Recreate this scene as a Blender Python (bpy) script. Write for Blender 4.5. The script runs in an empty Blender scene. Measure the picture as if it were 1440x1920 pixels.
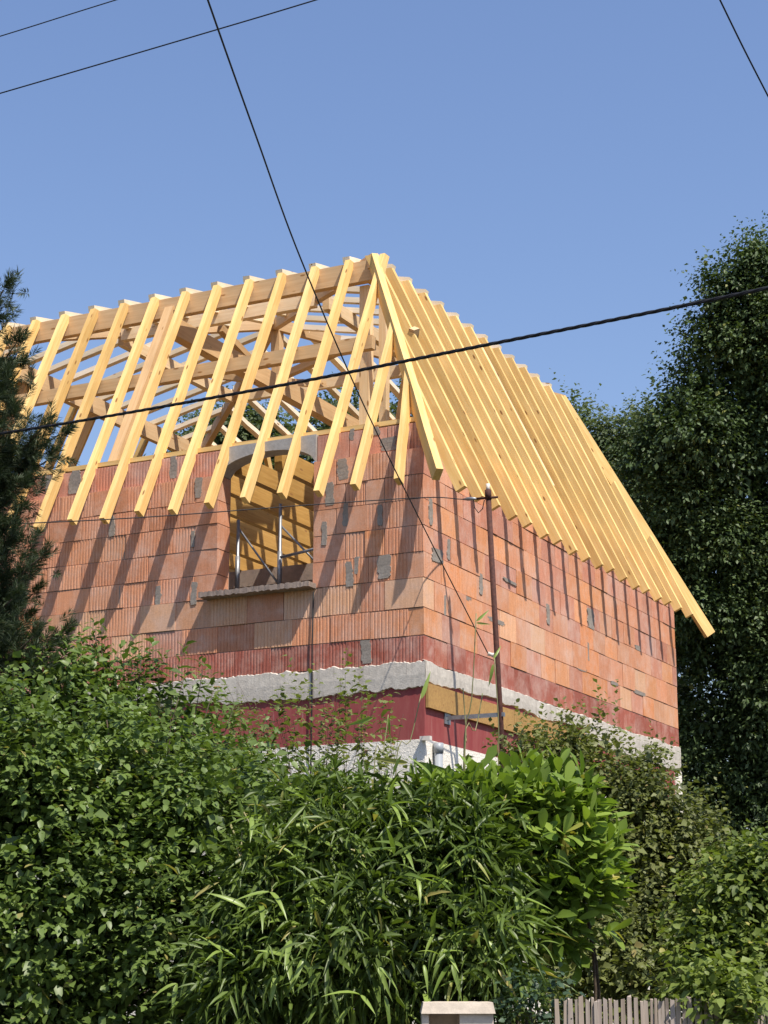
import bpy, math, random
import numpy as np
from mathutils import Vector, Matrix
random.seed(7); rng = np.random.default_rng(7)
scn = bpy.context.scene
col = scn.collection
R = math.radians
# ------------------------------------------------------------------ camera
EYE = Vector((8.47, -17.90, 1.60)); PITCH = R(14.077); YAW = R(26.6075); FPX = 3425.8
cd = bpy.data.cameras.new('camera'); cam = bpy.data.objects.new('camera', cd); col.objects.link(cam)
cam.location = EYE; cam.rotation_euler = (R(90) + PITCH, 0, YAW)
cd.sensor_fit = 'HORIZONTAL'; cd.sensor_width = 36; cd.lens = 36 * FPX / 1440; cd.clip_end = 4000; cd.clip_start = .1
scn.camera = cam
# ------------------------------------------------------------------ sky and sun
SUN_TO = Vector((1.86, -1.0, 3.5)).normalized()          # towards the sun
world = bpy.data.worlds.new('World'); scn.world = world; world.use_nodes = True
nt = world.node_tree; bg = nt.nodes['Background']
sky = nt.nodes.new('ShaderNodeTexSky'); sky.sky_type = 'NISHITA'; sky.sun_disc = False
sky.sun_elevation = math.asin(SUN_TO.z); sky.sun_rotation = math.atan2(SUN_TO.x, SUN_TO.y)
sky.altitude = 200; sky.air_density = 1.5; sky.dust_density = 1.5; sky.ozone_density = 4.6
tn = nt.nodes.new('ShaderNodeMix'); tn.data_type = 'RGBA'; tn.blend_type = 'MULTIPLY'; tn.inputs[0].default_value = 1; tn.inputs[7].default_value = (1.01, .972, 1.10, 1)
nt.links.new(sky.outputs[0], tn.inputs[6]); nt.links.new(tn.outputs[2], bg.inputs[0]); bg.inputs[1].default_value = 0.10
sl = bpy.data.lights.new('sun', 'SUN'); sun = bpy.data.objects.new('sun', sl); col.objects.link(sun)
sl.energy = 4.6; sl.angle = R(.53); sl.color = (1, .93, .82)
sun.rotation_euler = (-SUN_TO).to_track_quat('-Z', 'Y').to_euler(); sun.location = (20, -20, 40)
vs = scn.view_settings; vs.view_transform = 'Standard'; vs.look = 'None'; vs.gamma = 1; vs.exposure = 0.55
vs.use_curve_mapping = False
# ------------------------------------------------------------------ survey helpers (photo survey -> metres)
FWD = Vector((-math.sin(YAW) * math.cos(PITCH), math.cos(YAW) * math.cos(PITCH), math.sin(PITCH)))
RGT = Vector((math.cos(YAW), math.sin(YAW), 0)); UPV = RGT.cross(FWD)
def ray(px, py): return FWD + RGT * ((px - 720) / FPX) + UPV * ((960 - py) / FPX)
def at(px, py, depth): return EYE + ray(px, py) * depth
def on_y(px, py, y):
    d = ray(px, py); return EYE + d * ((y - EYE.y) / d.y)
def on_x(px, py, x):
    d = ray(px, py); return EYE + d * ((x - EYE.x) / d.x)
FL = 4.876          # level of the storey slab above the street
def tag(o, label=None, cat=None, group=None, kind=None):
    if label: o['label'] = label
    if cat: o['category'] = cat
    if group: o['group'] = group
    if kind: o['kind'] = kind
    return o
def empty(name, loc=(0, 0, 0), parent=None):
    o = bpy.data.objects.new(name, None); o.location = loc; o.empty_display_size = .2; col.objects.link(o)
    if parent: o.parent = parent
    return o
def link(name, me, mat=None, parent=None, mw=None):
    o = bpy.data.objects.new(name, me); col.objects.link(o)
    if mat and not me.materials: me.materials.append(mat)
    if mw is not None: o.matrix_world = mw
    if parent:
        o.parent = parent
        pm = Matrix.Translation(parent.location) if parent.parent is None else Matrix.Translation(parent.parent.location) @ parent.matrix_basis
        o.matrix_parent_inverse = pm.inverted()
    return o
def mesh(name, v, f, smooth=False):
    me = bpy.data.meshes.new(name); me.from_pydata([tuple(p) for p in v], [], f); me.update()
    if smooth: me.polygons.foreach_set('use_smooth', [True] * len(me.polygons))
    return me
BOXF = [(0, 3, 2, 1), (4, 5, 6, 7), (0, 1, 5, 4), (1, 2, 6, 5), (2, 3, 7, 6), (3, 0, 4, 7)]
def box_vf(a, b):
    (x0, y0, z0), (x1, y1, z1) = a, b
    return [(x0, y0, z0), (x1, y0, z0), (x1, y1, z0), (x0, y1, z0), (x0, y0, z1), (x1, y0, z1), (x1, y1, z1), (x0, y1, z1)], BOXF
def boxes(name, lst, mat, parent=None):
    V = []; F = []
    for a, b in lst:
        v, f = box_vf(a, b); k = len(V); V += v; F += [tuple(i + k for i in q) for q in f]
    return link(name, mesh(name, V, F), mat, parent)
def tube_vf(pts, rad, n=8):
    pts = [Vector(p) for p in pts]; V = []; F = []
    rads = rad if hasattr(rad, '__len__') else [rad] * len(pts)
    ref = None
    for i, p in enumerate(pts):
        t = (pts[min(i + 1, len(pts) - 1)] - pts[max(i - 1, 0)]).normalized()
        if ref is None: ref = t.orthogonal().normalized()
        ref = (ref - t * ref.dot(t)).normalized(); b = t.cross(ref)
        for k in range(n):
            a = 2 * math.pi * k / n; V.append(p + (ref * math.cos(a) + b * math.sin(a)) * rads[i])
    for i in range(len(pts) - 1):
        for k in range(n):
            a = i * n + k; b_ = i * n + (k + 1) % n; F.append((a, b_, b_ + n, a + n))
    F.append(tuple(range(n - 1, -1, -1))); m = len(V) - n; F.append(tuple(range(m, m + n)))
    return V, F
def tubes(name, lst, mat, parent=None, n=8):
    V = []; F = []
    for pts, r in lst:
        v, f = tube_vf(pts, r, n); k = len(V); V += v; F += [tuple(i + k for i in q) for q in f]
    me = mesh(name, V, F, True); me.polygons.foreach_set('use_smooth', [len(f) == 4 and n != 4 for f in F]); return link(name, me, mat, parent)
# ------------------------------------------------------------------ materials
class MT:
    def __init__(s, name):
        s.m = bpy.data.materials.new(name); s.m.use_nodes = True; s.t = s.m.node_tree; s.b = s.t.nodes['Principled BSDF']
        s.out = s.t.nodes['Material Output']
    def n(s, typ, **kw):
        nd = s.t.nodes.new(typ)
        for k, v in kw.items():
            if k in nd.inputs: nd.inputs[k].default_value = v
            else: setattr(nd, k, v)
        return nd
    def l(s, a, b): s.t.links.new(a, b)
    def coord(s, scale=(1, 1, 1), which='Object', rnd=False):
        tc = s.n('ShaderNodeTexCoord'); mp = s.n('ShaderNodeMapping'); mp.inputs['Scale'].default_value = scale
        s.l(tc.outputs[which], mp.inputs[0])
        if rnd:
            oi = s.n('ShaderNodeObjectInfo'); cx = s.n('ShaderNodeCombineXYZ'); mu = s.n('ShaderNodeMath', operation='MULTIPLY')
            mu.inputs[1].default_value = 57.3; s.l(oi.outputs['Random'], mu.inputs[0])
            for i in range(3): s.l(mu.outputs[0], cx.inputs[i])
            s.l(cx.outputs[0], mp.inputs['Location'])
        return mp.outputs[0]
    def noise(s, vec, scale, detail=5, rough=.6):
        nd = s.n('ShaderNodeTexNoise', Scale=scale, Detail=detail, Roughness=rough); s.l(vec, nd.inputs['Vector']); return nd.outputs['Fac']
    def ramp(s, fac, stops):
        nd = s.n('ShaderNodeValToRGB'); e = nd.color_ramp.elements
        while len(e) < len(stops): e.new(.5)
        for i, (p, c) in enumerate(stops):
            e[i].position = p; e[i].color = (*c, 1) if hasattr(c, '__len__') else (c, c, c, 1)
        s.l(fac, nd.inputs[0]); return nd.outputs[0]
    def mix(s, a, b, fac, mode='MIX'):
        nd = s.n('ShaderNodeMix', data_type='RGBA', blend_type=mode)
        for sock, v in ((nd.inputs[6], a), (nd.inputs[7], b), (nd.inputs[0], fac)):
            if hasattr(v, 'is_linked') or hasattr(v, 'links'): s.l(v, sock)
            elif hasattr(v, '__len__'): sock.default_value = (*v, 1)
            else: sock.default_value = v
        return nd.outputs[2]
    def bump(s, h, strength=.5, dist=.01):
        nd = s.n('ShaderNodeBump', Strength=strength, Distance=dist); s.l(h, nd.inputs['Height']); s.l(nd.outputs[0], s.b.inputs['Normal'])
    def base(s, c):
        if hasattr(c, 'links'): s.l(c, s.b.inputs['Base Color'])
        else: s.b.inputs['Base Color'].default_value = (*c, 1)
    def rough(s, r, spec=.3):
        s.b.inputs['Roughness'].default_value = r; s.b.inputs['Specular IOR Level'].default_value = spec
def m_brick():
    m = MT('terracotta_block'); oi = m.n('ShaderNodeObjectInfo'); v = m.coord(rnd=True)
    n1 = m.noise(v, 5, 6, .65); n2 = m.noise(v, 60, 4, .7)
    vs_ = m.coord((22, 22, 1.2), rnd=True); n3 = m.noise(vs_, 3, 4)
    c = m.mix(oi.outputs['Color'], (.66, .50, .42), m.ramp(n1, [(.45, 0), (.8, .5)]))
    c = m.mix(c, m.ramp(n3, [(.3, (.74, .70, .68)), (.62, (1.1, 1.09, 1.08))]), .55, 'MULTIPLY')
    c = m.mix(c, m.ramp(n2, [(.3, .72), (.7, 1.15)]), .6, 'MULTIPLY')
    gp = m.n('ShaderNodeNewGeometry'); wn = m.noise(gp.outputs['Position'], 1.1, 6, .7); wn2 = m.noise(gp.outputs['Position'], 9, 5, .75)
    c = m.mix(c, (.64, .50, .43), m.ramp(wn, [(.50, 0), (.72, .45)])); c = m.mix(c, (.30, .20, .16), m.ramp(wn2, [(.60, 0), (.78, .5)]))
    m.base(c); m.rough(.92, .15); m.bump(n2, .35, .006); return m.m
def m_mortar(name, a, b, bumpd=.01, sc=14):
    m = MT(name); v = m.coord(); n1 = m.noise(v, 2.2, 6, .65); n2 = m.noise(v, sc, 6, .7)
    c = m.mix(a, b, m.ramp(n1, [(.35, 0), (.65, 1)])); c = m.mix(c, m.ramp(n2, [(.3, .72), (.7, 1.12)]), .8, 'MULTIPLY')
    m.base(c); m.rough(.95, .15); m.bump(n2, .6, bumpd); return m.m
def m_wood(name, a, b, knot=(.30, .15, .05), grey=0):
    m = MT(name); v = m.coord((1.0, 16, 16), rnd=True); g = m.noise(v, 2.2, 5, .6); v2 = m.coord((1, 1, 1), rnd=True)
    big = m.noise(v2, 1.4, 3)
    w = m.n('ShaderNodeTexVoronoi', Scale=2.6, feature='F1'); vk = m.coord((1.0, 3.0, 3.0), rnd=True); m.l(vk, w.inputs['Vector'])
    kn = m.ramp(w.outputs['Distance'], [(.075, 1), (.13, 0)])
    c = m.mix(a, b, m.ramp(g, [(.36, 0), (.64, 1)])); c = m.mix(c, m.ramp(big, [(.3, .82), (.7, 1.1)]), .7, 'MULTIPLY')
    oi = m.n('ShaderNodeObjectInfo'); c = m.mix(c, m.ramp(oi.outputs['Random'], [(0, (.78, .72, .62)), (.3, (1.04, 1.02, .98)), (.6, (.90, .86, .78)), (.8, (1.02, .95, .84)), (1, (1.05, 1.02, 1.0))]), 1, 'MULTIPLY')
    c = m.mix(c, knot, kn); m.base(c); m.rough(.7, .25); m.bump(g, .25, .003); return m.m
def m_render():
    m = MT('white_roughcast'); v = m.coord(); n = m.noise(v, 38, 5, .65); n2 = m.noise(v, 1.6, 5)
    c = m.mix((.84, .79, .70), (.74, .68, .58), m.ramp(n2, [(.4, 0), (.7, 1)])); m.base(c); m.rough(.95, .1); m.bump(n, .9, .016); return m.m
def m_redpaint():
    m = MT('dark_red_paint'); v = m.coord((1, 1, .25)); n = m.noise(v, 6, 6, .7); n2 = m.noise(m.coord((6, 6, .5)), 3, 4)
    c = m.mix((.25, .045, .045), (.31, .085, .075), m.ramp(n, [(.36, 0), (.66, 1)])); c = m.mix(c, (.50, .36, .31), m.ramp(n2, [(.62, 0), (.78, .7)]))
    m.base(c); m.rough(.75, .3); m.bump(n, .3, .006); return m.m
def m_simple(name, c, r=.6, spec=.4, metal=0, var=None, sc=12):
    m = MT(name)
    if var:
        n = m.noise(m.coord(), sc, 6, .65); m.base(m.mix(c, var, m.ramp(n, [(.38, 0), (.66, 1)]))); m.bump(n, .35, .004)
    else: m.base(c)
    m.rough(r, spec); m.b.inputs['Metallic'].default_value = metal; return m.m
def m_leaf(name, dark, lite, young, transl=.35, rough=.5, spec=.3, obj=False):
    m = MT(name)
    if obj: src = m.n('ShaderNodeObjectInfo').outputs['Random']
    else: src = m.n('ShaderNodeAttribute', attribute_name='tint').outputs['Fac']
    c = m.ramp(src, [(0, dark), (.55, lite), (.9, lite), (1, young)])
    m.base(c); m.rough(rough, spec)
    tr = m.n('ShaderNodeBsdfTranslucent'); mx = m.n('ShaderNodeMixShader'); mx.inputs[0].default_value = transl
    tc = m.mix(c, (1.25, 1.35, .55), 1, 'MULTIPLY'); m.l(tc, tr.inputs[0])
    m.l(m.b.outputs[0], mx.inputs[1]); m.l(tr.outputs[0], mx.inputs[2]); m.l(mx.outputs[0], m.out.inputs[0]); return m.m
BRICK = m_brick()
MORTAR = m_mortar('wall_mortar', (.26, .20, .17), (.34, .27, .22))
SMEAR = m_mortar('grey_mortar_smear', (.23, .195, .165), (.33, .29, .25), .008, 30)
CONC = m_mortar('raw_concrete', (.40, .36, .32), (.52, .47, .41), .008, 18)
def m_slab():
    m = MT('pale_slab_concrete'); v = m.coord(); n1 = m.noise(v, 1.7, 6, .65); n2 = m.noise(v, 16, 6, .75); st = m.noise(m.coord((9, 9, .8)), 2.2, 5, .65); f = m.noise(v, 55, 4, .7)
    c = m.mix((.50, .45, .39), (.61, .56, .49), m.ramp(n1, [(.35, 0), (.65, 1)])); c = m.mix(c, (.30, .255, .215), m.ramp(st, [(.56, 0), (.74, .65)]))
    c = m.mix(c, m.ramp(n2, [(.3, .70), (.7, 1.12)]), .8, 'MULTIPLY'); m.base(c); m.rough(.95, .15)
    ad = m.n('ShaderNodeMath', operation='ADD'); m.l(n2, ad.inputs[0]); m.l(f, ad.inputs[1]); m.bump(ad.outputs[0], .4, .010); return m.m
SLAB = m_slab()
LINTEL = m_mortar('lintel_concrete', (.33, .31, .29), (.42, .39, .36), .004, 25)
RENDER = m_render(); RED = m_redpaint()
YEL = m_wood('yellow_treated_pine', (.86, .62, .275), (.78, .51, .19))
PINE = m_wood('pale_sawn_pine', (.82, .66, .45), (.74, .55, .34))
ENDW = m_wood('fresh_cut_pine', (.88, .79, .64), (.82, .69, .50))
BEAM = m_wood('brown_glulam_beam', (.63, .45, .265), (.55, .37, .205))
JOIST = m_wood('joist_wood', (.55, .34, .11), (.45, .26, .075))
PLANK = m_wood('formwork_plank', (.42, .26, .09), (.33, .19, .07))
FENCE = m_wood('weathered_paling', (.38, .33, .29), (.25, .21, .18), (.15, .12, .10))
RUST = m_simple('rusty_steel', (.050, .020, .016), .8, .3, 0, (.095, .036, .024), 30)
GALV = m_simple('galvanised_steel', (.30, .31, .33), .45, .5, .6, (.22, .22, .23), 20)
PVC = m_simple('grey_pvc', (.28, .30, .32), .4, .4)
BLACK = m_simple('black_cable', (.012, .012, .014), .6, .3)
CERAM = m_simple('white_ceramic', (.65, .58, .50), .3, .5)
BARK = m_simple('bark', (.07, .05, .035), .9, .2, 0, (.13, .10, .075), 18)
GROUND = m_simple('garden_soil', (.07, .055, .035), .95, .1, 0, (.06, .08, .03), 2)
ROADM = m_simple('asphalt', (.045, .045, .047), .9, .2, 0, (.06, .06, .06), 25)
PAVE = m_simple('pavement_asphalt', (.10, .10, .10), .9, .2, 0, (.14, .135, .13), 18)
# ------------------------------------------------------------------ ground, street
def sheet(name, x0, y0, x1, y1, z, mat):
    return tag(link(name, mesh(name, [(x0, y0, z), (x1, y0, z), (x1, y1, z), (x0, y1, z)], [(0, 1, 2, 3)]), mat), kind='structure')
sheet('ground', -1500, -1500, 1500, 1500, 0, GROUND)
def strip(name, d0, d1, z, mat, top=0.0):
    f = Vector((FWD.x, FWD.y, 0)).normalized(); V = []
    for s, d in ((-200, d0), (200, d0), (200, d1), (-200, d1)): p = EYE + RGT * s + f * d; V.append((p.x, p.y, z))
    if top:
        V += [(x, y, z + top) for x, y, _ in V]; F = BOXF
    else: F = [(0, 1, 2, 3)]
    return tag(link(name, mesh(name, V, F), mat), kind='structure')
strip('road', -3.0, 6.6, .004, ROADM); strip('pavement', 6.6, 9.1, .0, PAVE, .12)
# ------------------------------------------------------------------ house
house = tag(empty('house', (0, 0, 0)), 'unfinished red terracotta block house with bare yellow timber roof frame', 'house')
L = 9.07; W = 9.2; TH = .30
ROWS = [0, .299, .609, .946, 1.242, 1.547, 1.854, 2.138, 2.449, 2.772]
WS0, WS1 = 1.41, 2.69        # window, measured along the front wall from the corner
def Z(z): return FL + z
wall_f = boxes('wall', [((-1.395, .012, Z(0)), (-.012, TH, Z(2.445))), ((-W, .012, Z(0)), (-2.71, TH, Z(2.445))), ((-1.395, .085, Z(2.446)), (-.06, TH, Z(2.77))), ((-W, .085, Z(2.446)), (-2.71, TH, Z(2.77))), ((-2.711, .013, Z(0)), (-1.394, TH - .001, Z(.93)))], MORTAR, house)
wall_r = boxes('wall', [((-TH, TH + .001, Z(0)), (-.012, L - .012, Z(2.55)))], MORTAR, house)
boxes('wall', [((-W + .01, L - TH, Z(0)), (-TH - .001, L - .01, Z(2.77)))], MORTAR, house)
boxes('wall', [((-W + .005, TH + .001, Z(0)), (-W + TH, L - TH - .001, Z(2.77)))], MORTAR, house)
cache = {}
def brick_mesh(w, h, dep, ribbed):
    k = (round(w, 2), round(h, 3), round(dep, 2), ribbed)
    if k in cache: return cache[k]
    w, h, dep, _ = k
    prof = [(0, .003), (.004, 0)]
    if ribbed:
        n = max(3, int(w / .043)); p = (w - .02) / n
        for i in range(n):
            x = .01 + i * p; prof += [(x + p * .60, 0), (x + p * .72, .007), (x + p * .90, .007), (x + p, 0)]
    prof += [(w - .004, 0), (w, .003), (w, dep), (0, dep)]
    n = len(prof); V = [(x, y, 0) for x, y in prof] + [(x, y, h) for x, y in prof]
    F = [(i, (i + 1) % n, (i + 1) % n + n, i + n) for i in range(n)] + [tuple(range(n - 1, -1, -1)), tuple(range(n, 2 * n))]
    me = mesh('brick', V, F); me.materials.append(BRICK); cache[k] = me; return me
SALM = [(0.61, 0.282, 0.159), (0.64, 0.293, 0.159), (0.58, 0.263, 0.15), (0.61, 0.303, 0.179), (0.57, 0.263, 0.154)]
DUST = [(0.53, 0.242, 0.159), (0.55, 0.253, 0.169), (0.49, 0.212, 0.14), (0.53, 0.253, 0.179)]
DRED = [(.37, .12, .085), (.40, .14, .095), (.34, .11, .08)]
ORNG = [(0.64, 0.278, 0.131), (0.67, 0.309, 0.153), (0.61, 0.252, 0.117)]
TAN = [(.65, .37, .22), (.68, .40, .245), (.63, .33, .19)]
def pick(side, r):
    q = random.random()
    if side == 'f':
        if r == 0: return random.choice(DRED), q < .95
        if r == 1: return (random.choice(TAN), q < .1) if q < .18 else (random.choice(ORNG + DUST + SALM), q < .9)
        if r == 2: return (random.choice(TAN), q < .35) if q < .55 else (random.choice(ORNG + SALM), q < .9)
        if r == 8: return random.choice(DUST), q < .9
        return (random.choice(SALM + SALM + ORNG[:1]), q < .68)
    if r == 0: return random.choice(DRED), q < .6
    if r == 1: return random.choice(ORNG + ORNG + TAN + DUST), q < .35
    if r == 2: return random.choice(ORNG + TAN + SALM + SALM), q < .25
    if r == 3: return random.choice(SALM + DUST + ORNG), q < .35
    if r in (4, 5): return random.choice(SALM + ORNG + DUST), q < .45
    return random.choice(SALM + DUST + DUST), q < .5
def lay(side, s, e, r, z0, z1, dep=.07, rib=None):
    if e - s < .03: return
    c, rb = pick(side, r)
    if rib is not None: rb = rib
    me = brick_mesh(e - s - .006, z1 - z0 - .010, dep, rb)
    j = random.uniform(-.005, .006)
    if side == 'f' and r == 8: j += .065
    if side == 'f': mw = Matrix.Translation((-e + .003, j, Z(z0 + .006 + random.uniform(-.003, .003)))) @ Matrix.Rotation(random.gauss(0, .007), 4, 'Z')
    else: mw = Matrix.Translation((-j, s + .003, Z(z0 + .006 + random.uniform(-.003, .003)))) @ Matrix.Rotation(R(90) + random.gauss(0, .007), 4, 'Z')
    o = link('brick', me, None, wall_f if side == 'f' else wall_r, mw); k = random.uniform(.88, 1.1)
    o.color = (c[0] * k, c[1] * k, c[2] * k, 1)
def course(side, s, end, r, z0, z1, first):
    x = s; w = first
    while x < end - .01:
        e = min(x + w, end)
        if end - e < .12: e = end
        lay(side, x, e, r, z0, z1); x = e; w = .495 + random.uniform(-.008, .008)
for r in range(9):
    z0, z1 = ROWS[r], ROWS[r + 1]; odd = r % 2; z1r = min(z1, 2.56)
    if r < 3: spans = [(0, W)]
    elif r < 8: spans = [(0, WS0), (WS1, W)]
    else: spans = [(0, 1.40), (2.70, W)]
    for i, (a, b) in enumerate(spans):
        if i == 0:
            if odd: a = .20
            else: lay('f', .045 if r == 8 else 0, .49, r, z0, z1, .20 if r == 8 else .27); a = .49
            if r >= 3:
                j = .30 if odd else .42
                course('f', a, b - j, r, z0, z1, .495 if odd else .25); lay('f', b - j, b, r, z0, z1, .27, False)
            else: course('f', a, b, r, z0, z1, random.uniform(.25, .495))
        else:
            if r < 8: lay('f', a, a + (.32 if odd else .48), r, z0, z1, .27, False); a += .32 if odd else .48
            course('f', a, b, r, z0, z1, .495)
    if odd: lay('r', 0, .46, r, z0, z1, .197); course('r', .46, L, r, z0, z1r, .495)
    else: course('r', .272, L, r, z0, z1r, random.uniform(.3, .45))
# mortar smears
def smear(side, s, z, w, h):
    m_ = 14; Lf = []; Rt = []; a = b_ = 0; sk = random.uniform(-.12, .12)
    for i in range(m_):
        u = i / (m_ - 1); a = .6 * a + random.uniform(-.16, .16); b_ = .6 * b_ + random.uniform(-.16, .16)
        k = .5 * (1 - .2 * max(0, abs(2 * u - 1) - .75) / .25); y = (u - .5) * h
        Lf.append((w * (-k + a * .6 + sk * (u - .5)), y + random.uniform(-.006, .006))); Rt.append((w * (k + b_ * .6 + sk * (u - .5)), y + random.uniform(-.006, .006)))
    yb = .065 if side == 'f' and z > 2.46 else 0
    V = []; F = []
    for (x0, y0), (x1, y1) in zip(Lf, Rt): V += [(x0, .010 + yb, y0), (x0 + .004, -.0045 + yb, y0), ((x0 + x1) / 2, -.0046 + yb + random.uniform(-.0006, .0006), (y0 + y1) / 2), (x1 - .004, -.0045 + yb, y1), (x1, .010 + yb, y1)]
    for i in range(m_ - 1):
        for k in range(4): F.append((i * 5 + k, i * 5 + k + 1, i * 5 + k + 6, i * 5 + k + 5))
    F += [(4, 3, 2, 1, 0), tuple((m_ - 1) * 5 + k for k in range(5))]
    if side == 'f': mw = Matrix.Translation((-s, 0, Z(z)))
    else: mw = Matrix.Translation((0, s, Z(z))) @ Matrix.Rotation(R(90), 4, 'Z')
    link('mortar_smear', mesh('mortar_smear', V, F), SMEAR, wall_f if side == 'f' else wall_r, mw)
for px, py, w, h in [(643, 880, .14, .25), (618, 926, .11, .27), (648, 965, .08, .27), (608, 1000, .08, .28), (655, 1076, .10, .29), (720, 1063, .17, .27), (712, 966, .07, .24), (372, 914, .11, .25), (319, 874, .10, .28), (134, 902, .16, .30), (210, 986, .08, .26), (225, 1116, .06, .24), (296, 1117, .08, .24), (364, 1112, .09, .27), (687, 1222, .13, .26), (700, 806, .10, .10), (362, 1010, .05, .2), (655, 812, .06, .14), (85, 905, .09, .22), (725, 830, .2, .16), (668, 1060, .06, .2)]:
    p = on_y(px, py, 0); smear('f', -p.x, p.z - FL, w, h)
for px, py, w, h in [(808, 960, .10, .30), (820, 1042, .30, .16), (841, 1030, .08, .25), (834, 1135, .06, .24), (1028, 1152, .10, .26), (1108, 1160, .26, .28), (1200, 1300, .5, .06), (1090, 1254, .35, .05), (1152, 1282, .3, .05), (1196, 1215, .25, .07), (902, 1095, .1, .25), (1103, 1222, .06, .25), (930, 1165, .5, .05), (955, 1090, .4, .04), (868, 1118, .45, .05)]:
    p = on_x(px, py, 0); smear('r', p.y, p.z - FL, w, h)
# arched lintel
def lintel():
    x0, x1, zt = -2.70, -1.402, 2.79; n = 18; V = []; F = []
    bot = []
    for i in range(n + 1):
        u = i / n; x = x0 + (x1 - x0) * u; v = (u - .5) * 2 / .97; bot.append((x, 2.455 + .215 * math.sqrt(max(0, 1 - v * v * .98))))
    for y in (.035, .27):
        for x, z in bot: V.append((x, y, Z(z)))
        for x, z in bot: V.append((x, y, Z(zt)))
    m = n + 1
    for i in range(n):
        a, b = i, i + 1
        F += [(a, b, b + m, a + m), (b + 2 * m, a + 2 * m, a + 3 * m, b + 3 * m), (b, a, a + 2 * m, b + 2 * m), (a + m, b + m, b + 3 * m, a + 3 * m)]
    F += [(0, m, 3 * m, 2 * m), (n, n + 2 * m, n + 3 * m, n + m)]
    o = link('lintel', mesh('lintel', V, F), LINTEL, house); o['label'] = 'grey concrete lintel with arched underside'
lintel()
# sill with a rough mortar edge
def rough_slab(name, x0, x1, y0, y1, z0, z1, mat, n=40, j=.012):
    V = []; F = []
    for i in range(n + 1):
        x = x0 + (x1 - x0) * i / n
        V += [(x, y0 + random.uniform(-j, j) * .4, Z(z0 + random.uniform(-j, j))), (x, y1, Z(z0)), (x, y1, Z(z1)), (x, y0 + random.uniform(-j, j) * .5, Z(z1 + random.uniform(-j, j)))]
    for i in range(n):
        a = i * 4
        for k in range(4): F.append((a + k, a + (k + 1) % 4, a + 4 + (k + 1) % 4, a + 4 + k))
    F = [tuple(reversed(f)) for f in F] + [(0, 1, 2, 3), (n * 4 + 3, n * 4 + 2, n * 4 + 1, n * 4)]
    F[-2] = tuple(F[-2]); return link(name, mesh(name, V, F), mat, house)
rough_slab('window_sill', -2.83, -1.36, -.18, .26, .938, 1.0, MORTAR, 60, .008)
# slab edge band, painted band, roughcast storey below
def band(name, side, a, b, zt, zb, y, jt, jb, mat, n, lob=0):
    V = []; F = []; ph = random.random() * 9; wt = wb = 0
    for i in range(n + 1):
        u = a + (b - a) * i / n; wt = .75 * wt + random.uniform(-jt, jt) * .7; wb = .8 * wb + random.uniform(-jb, jb) * .6
        top = zt + wt; bt = zb + wb + lob * (math.sin(u * 1.9 + ph) + .35 * math.sin(u * 6.1 + ph * 2) + .25 * math.sin(u * 17 + ph))
        yy = y + random.uniform(0, .001)
        for d, z in ((.02, top + .006), (-yy, top - .012), (-yy - .004, (top + bt) / 2), (-yy, bt + .012), (.02, bt)):
            V.append((-u, d, Z(z)) if side == 'f' else (-d, u, Z(z)))
    for i in range(n):
        for k in range(4):
            q = (i * 5 + k, i * 5 + k + 1, i * 5 + k + 6, i * 5 + k + 5); F.append(q if side == 'f' else tuple(reversed(q)))
    return link(name, mesh(name, V, F), mat, house)
boxes('lower_wall', [((-W, .0, .0), (0, TH, Z(-.845))), ((-TH, TH, .0), (-.001, L, Z(-.845))), ((-W, L - TH, 0), (-TH, L - .001, Z(0))), ((-W + .001, TH, 0), (-W + TH, L - TH, Z(0)))], RENDER, house)
boxes('painted_band', [((-W + .002, .006, Z(-.845)), (-.006, TH - .01, Z(-.01))), ((-TH + .01, TH - .01, Z(-.846)), (-.005, L - .004, Z(-.011)))], RED, house)['label'] = 'dark red painted band under the concrete slab edge'
boxes('floor_slab', [((-W + .02, .02, Z(-.25)), (-.02, L - .02, Z(-.004)))], CONC, house)
sb = band('slab_edge', 'f', -.018, W, .012, -.30, (.018), .016, .024, SLAB, 420, .018); sb['label'] = 'pale rough concrete slab edge'
band('slab_edge', 'r', -.018, L, .010, -.20, .017, .014, .02, SLAB, 150, .02)
band('slab_edge', 'r', 4.9, L, -.12, -.36, .014, .01, .02, SLAB, 80, .01)
boxes('formwork_plank', [((.002, .02, Z(-.50)), (.034, 2.45, Z(-.235))), ((.002, 2.455, Z(-.50)), (.036, 4.9, Z(-.24)))], PLANK, house)['label'] = 'brown formwork planks left under the slab edge'
boxes('corner_pilaster', [((-.05, L - .28, 0), (.02, L + .004, Z(-.36)))], RENDER, house)
p = on_x(822, 1395, .06)
dp = tubes('downpipe', [([(.06, p.y, .05), (.06, p.y, p.z)], .048)], PVC, house, 14); dp['label'] = 'grey plastic downpipe stub'
tubes('pipe_collar', [([(.06, p.y, p.z - .10), (.06, p.y, p.z + .01)], .056)], PVC, house, 14)
p = on_y(800, 1383, -.03)
boxes('corner_clip', [((p.x - .07, -.06, p.z - .03), (p.x + .05, .0, p.z + .015))], CERAM, house)
tubes('wall_cable', [([(-1.385, -.02, Z(.90)), (-1.39, -.03, Z(.3)), (-1.383, -.035, Z(-.4)), (-1.40, -.03, Z(-1.6)), (-1.40, -.02, 1.2)], .009)], BLACK, house, 6)
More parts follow.
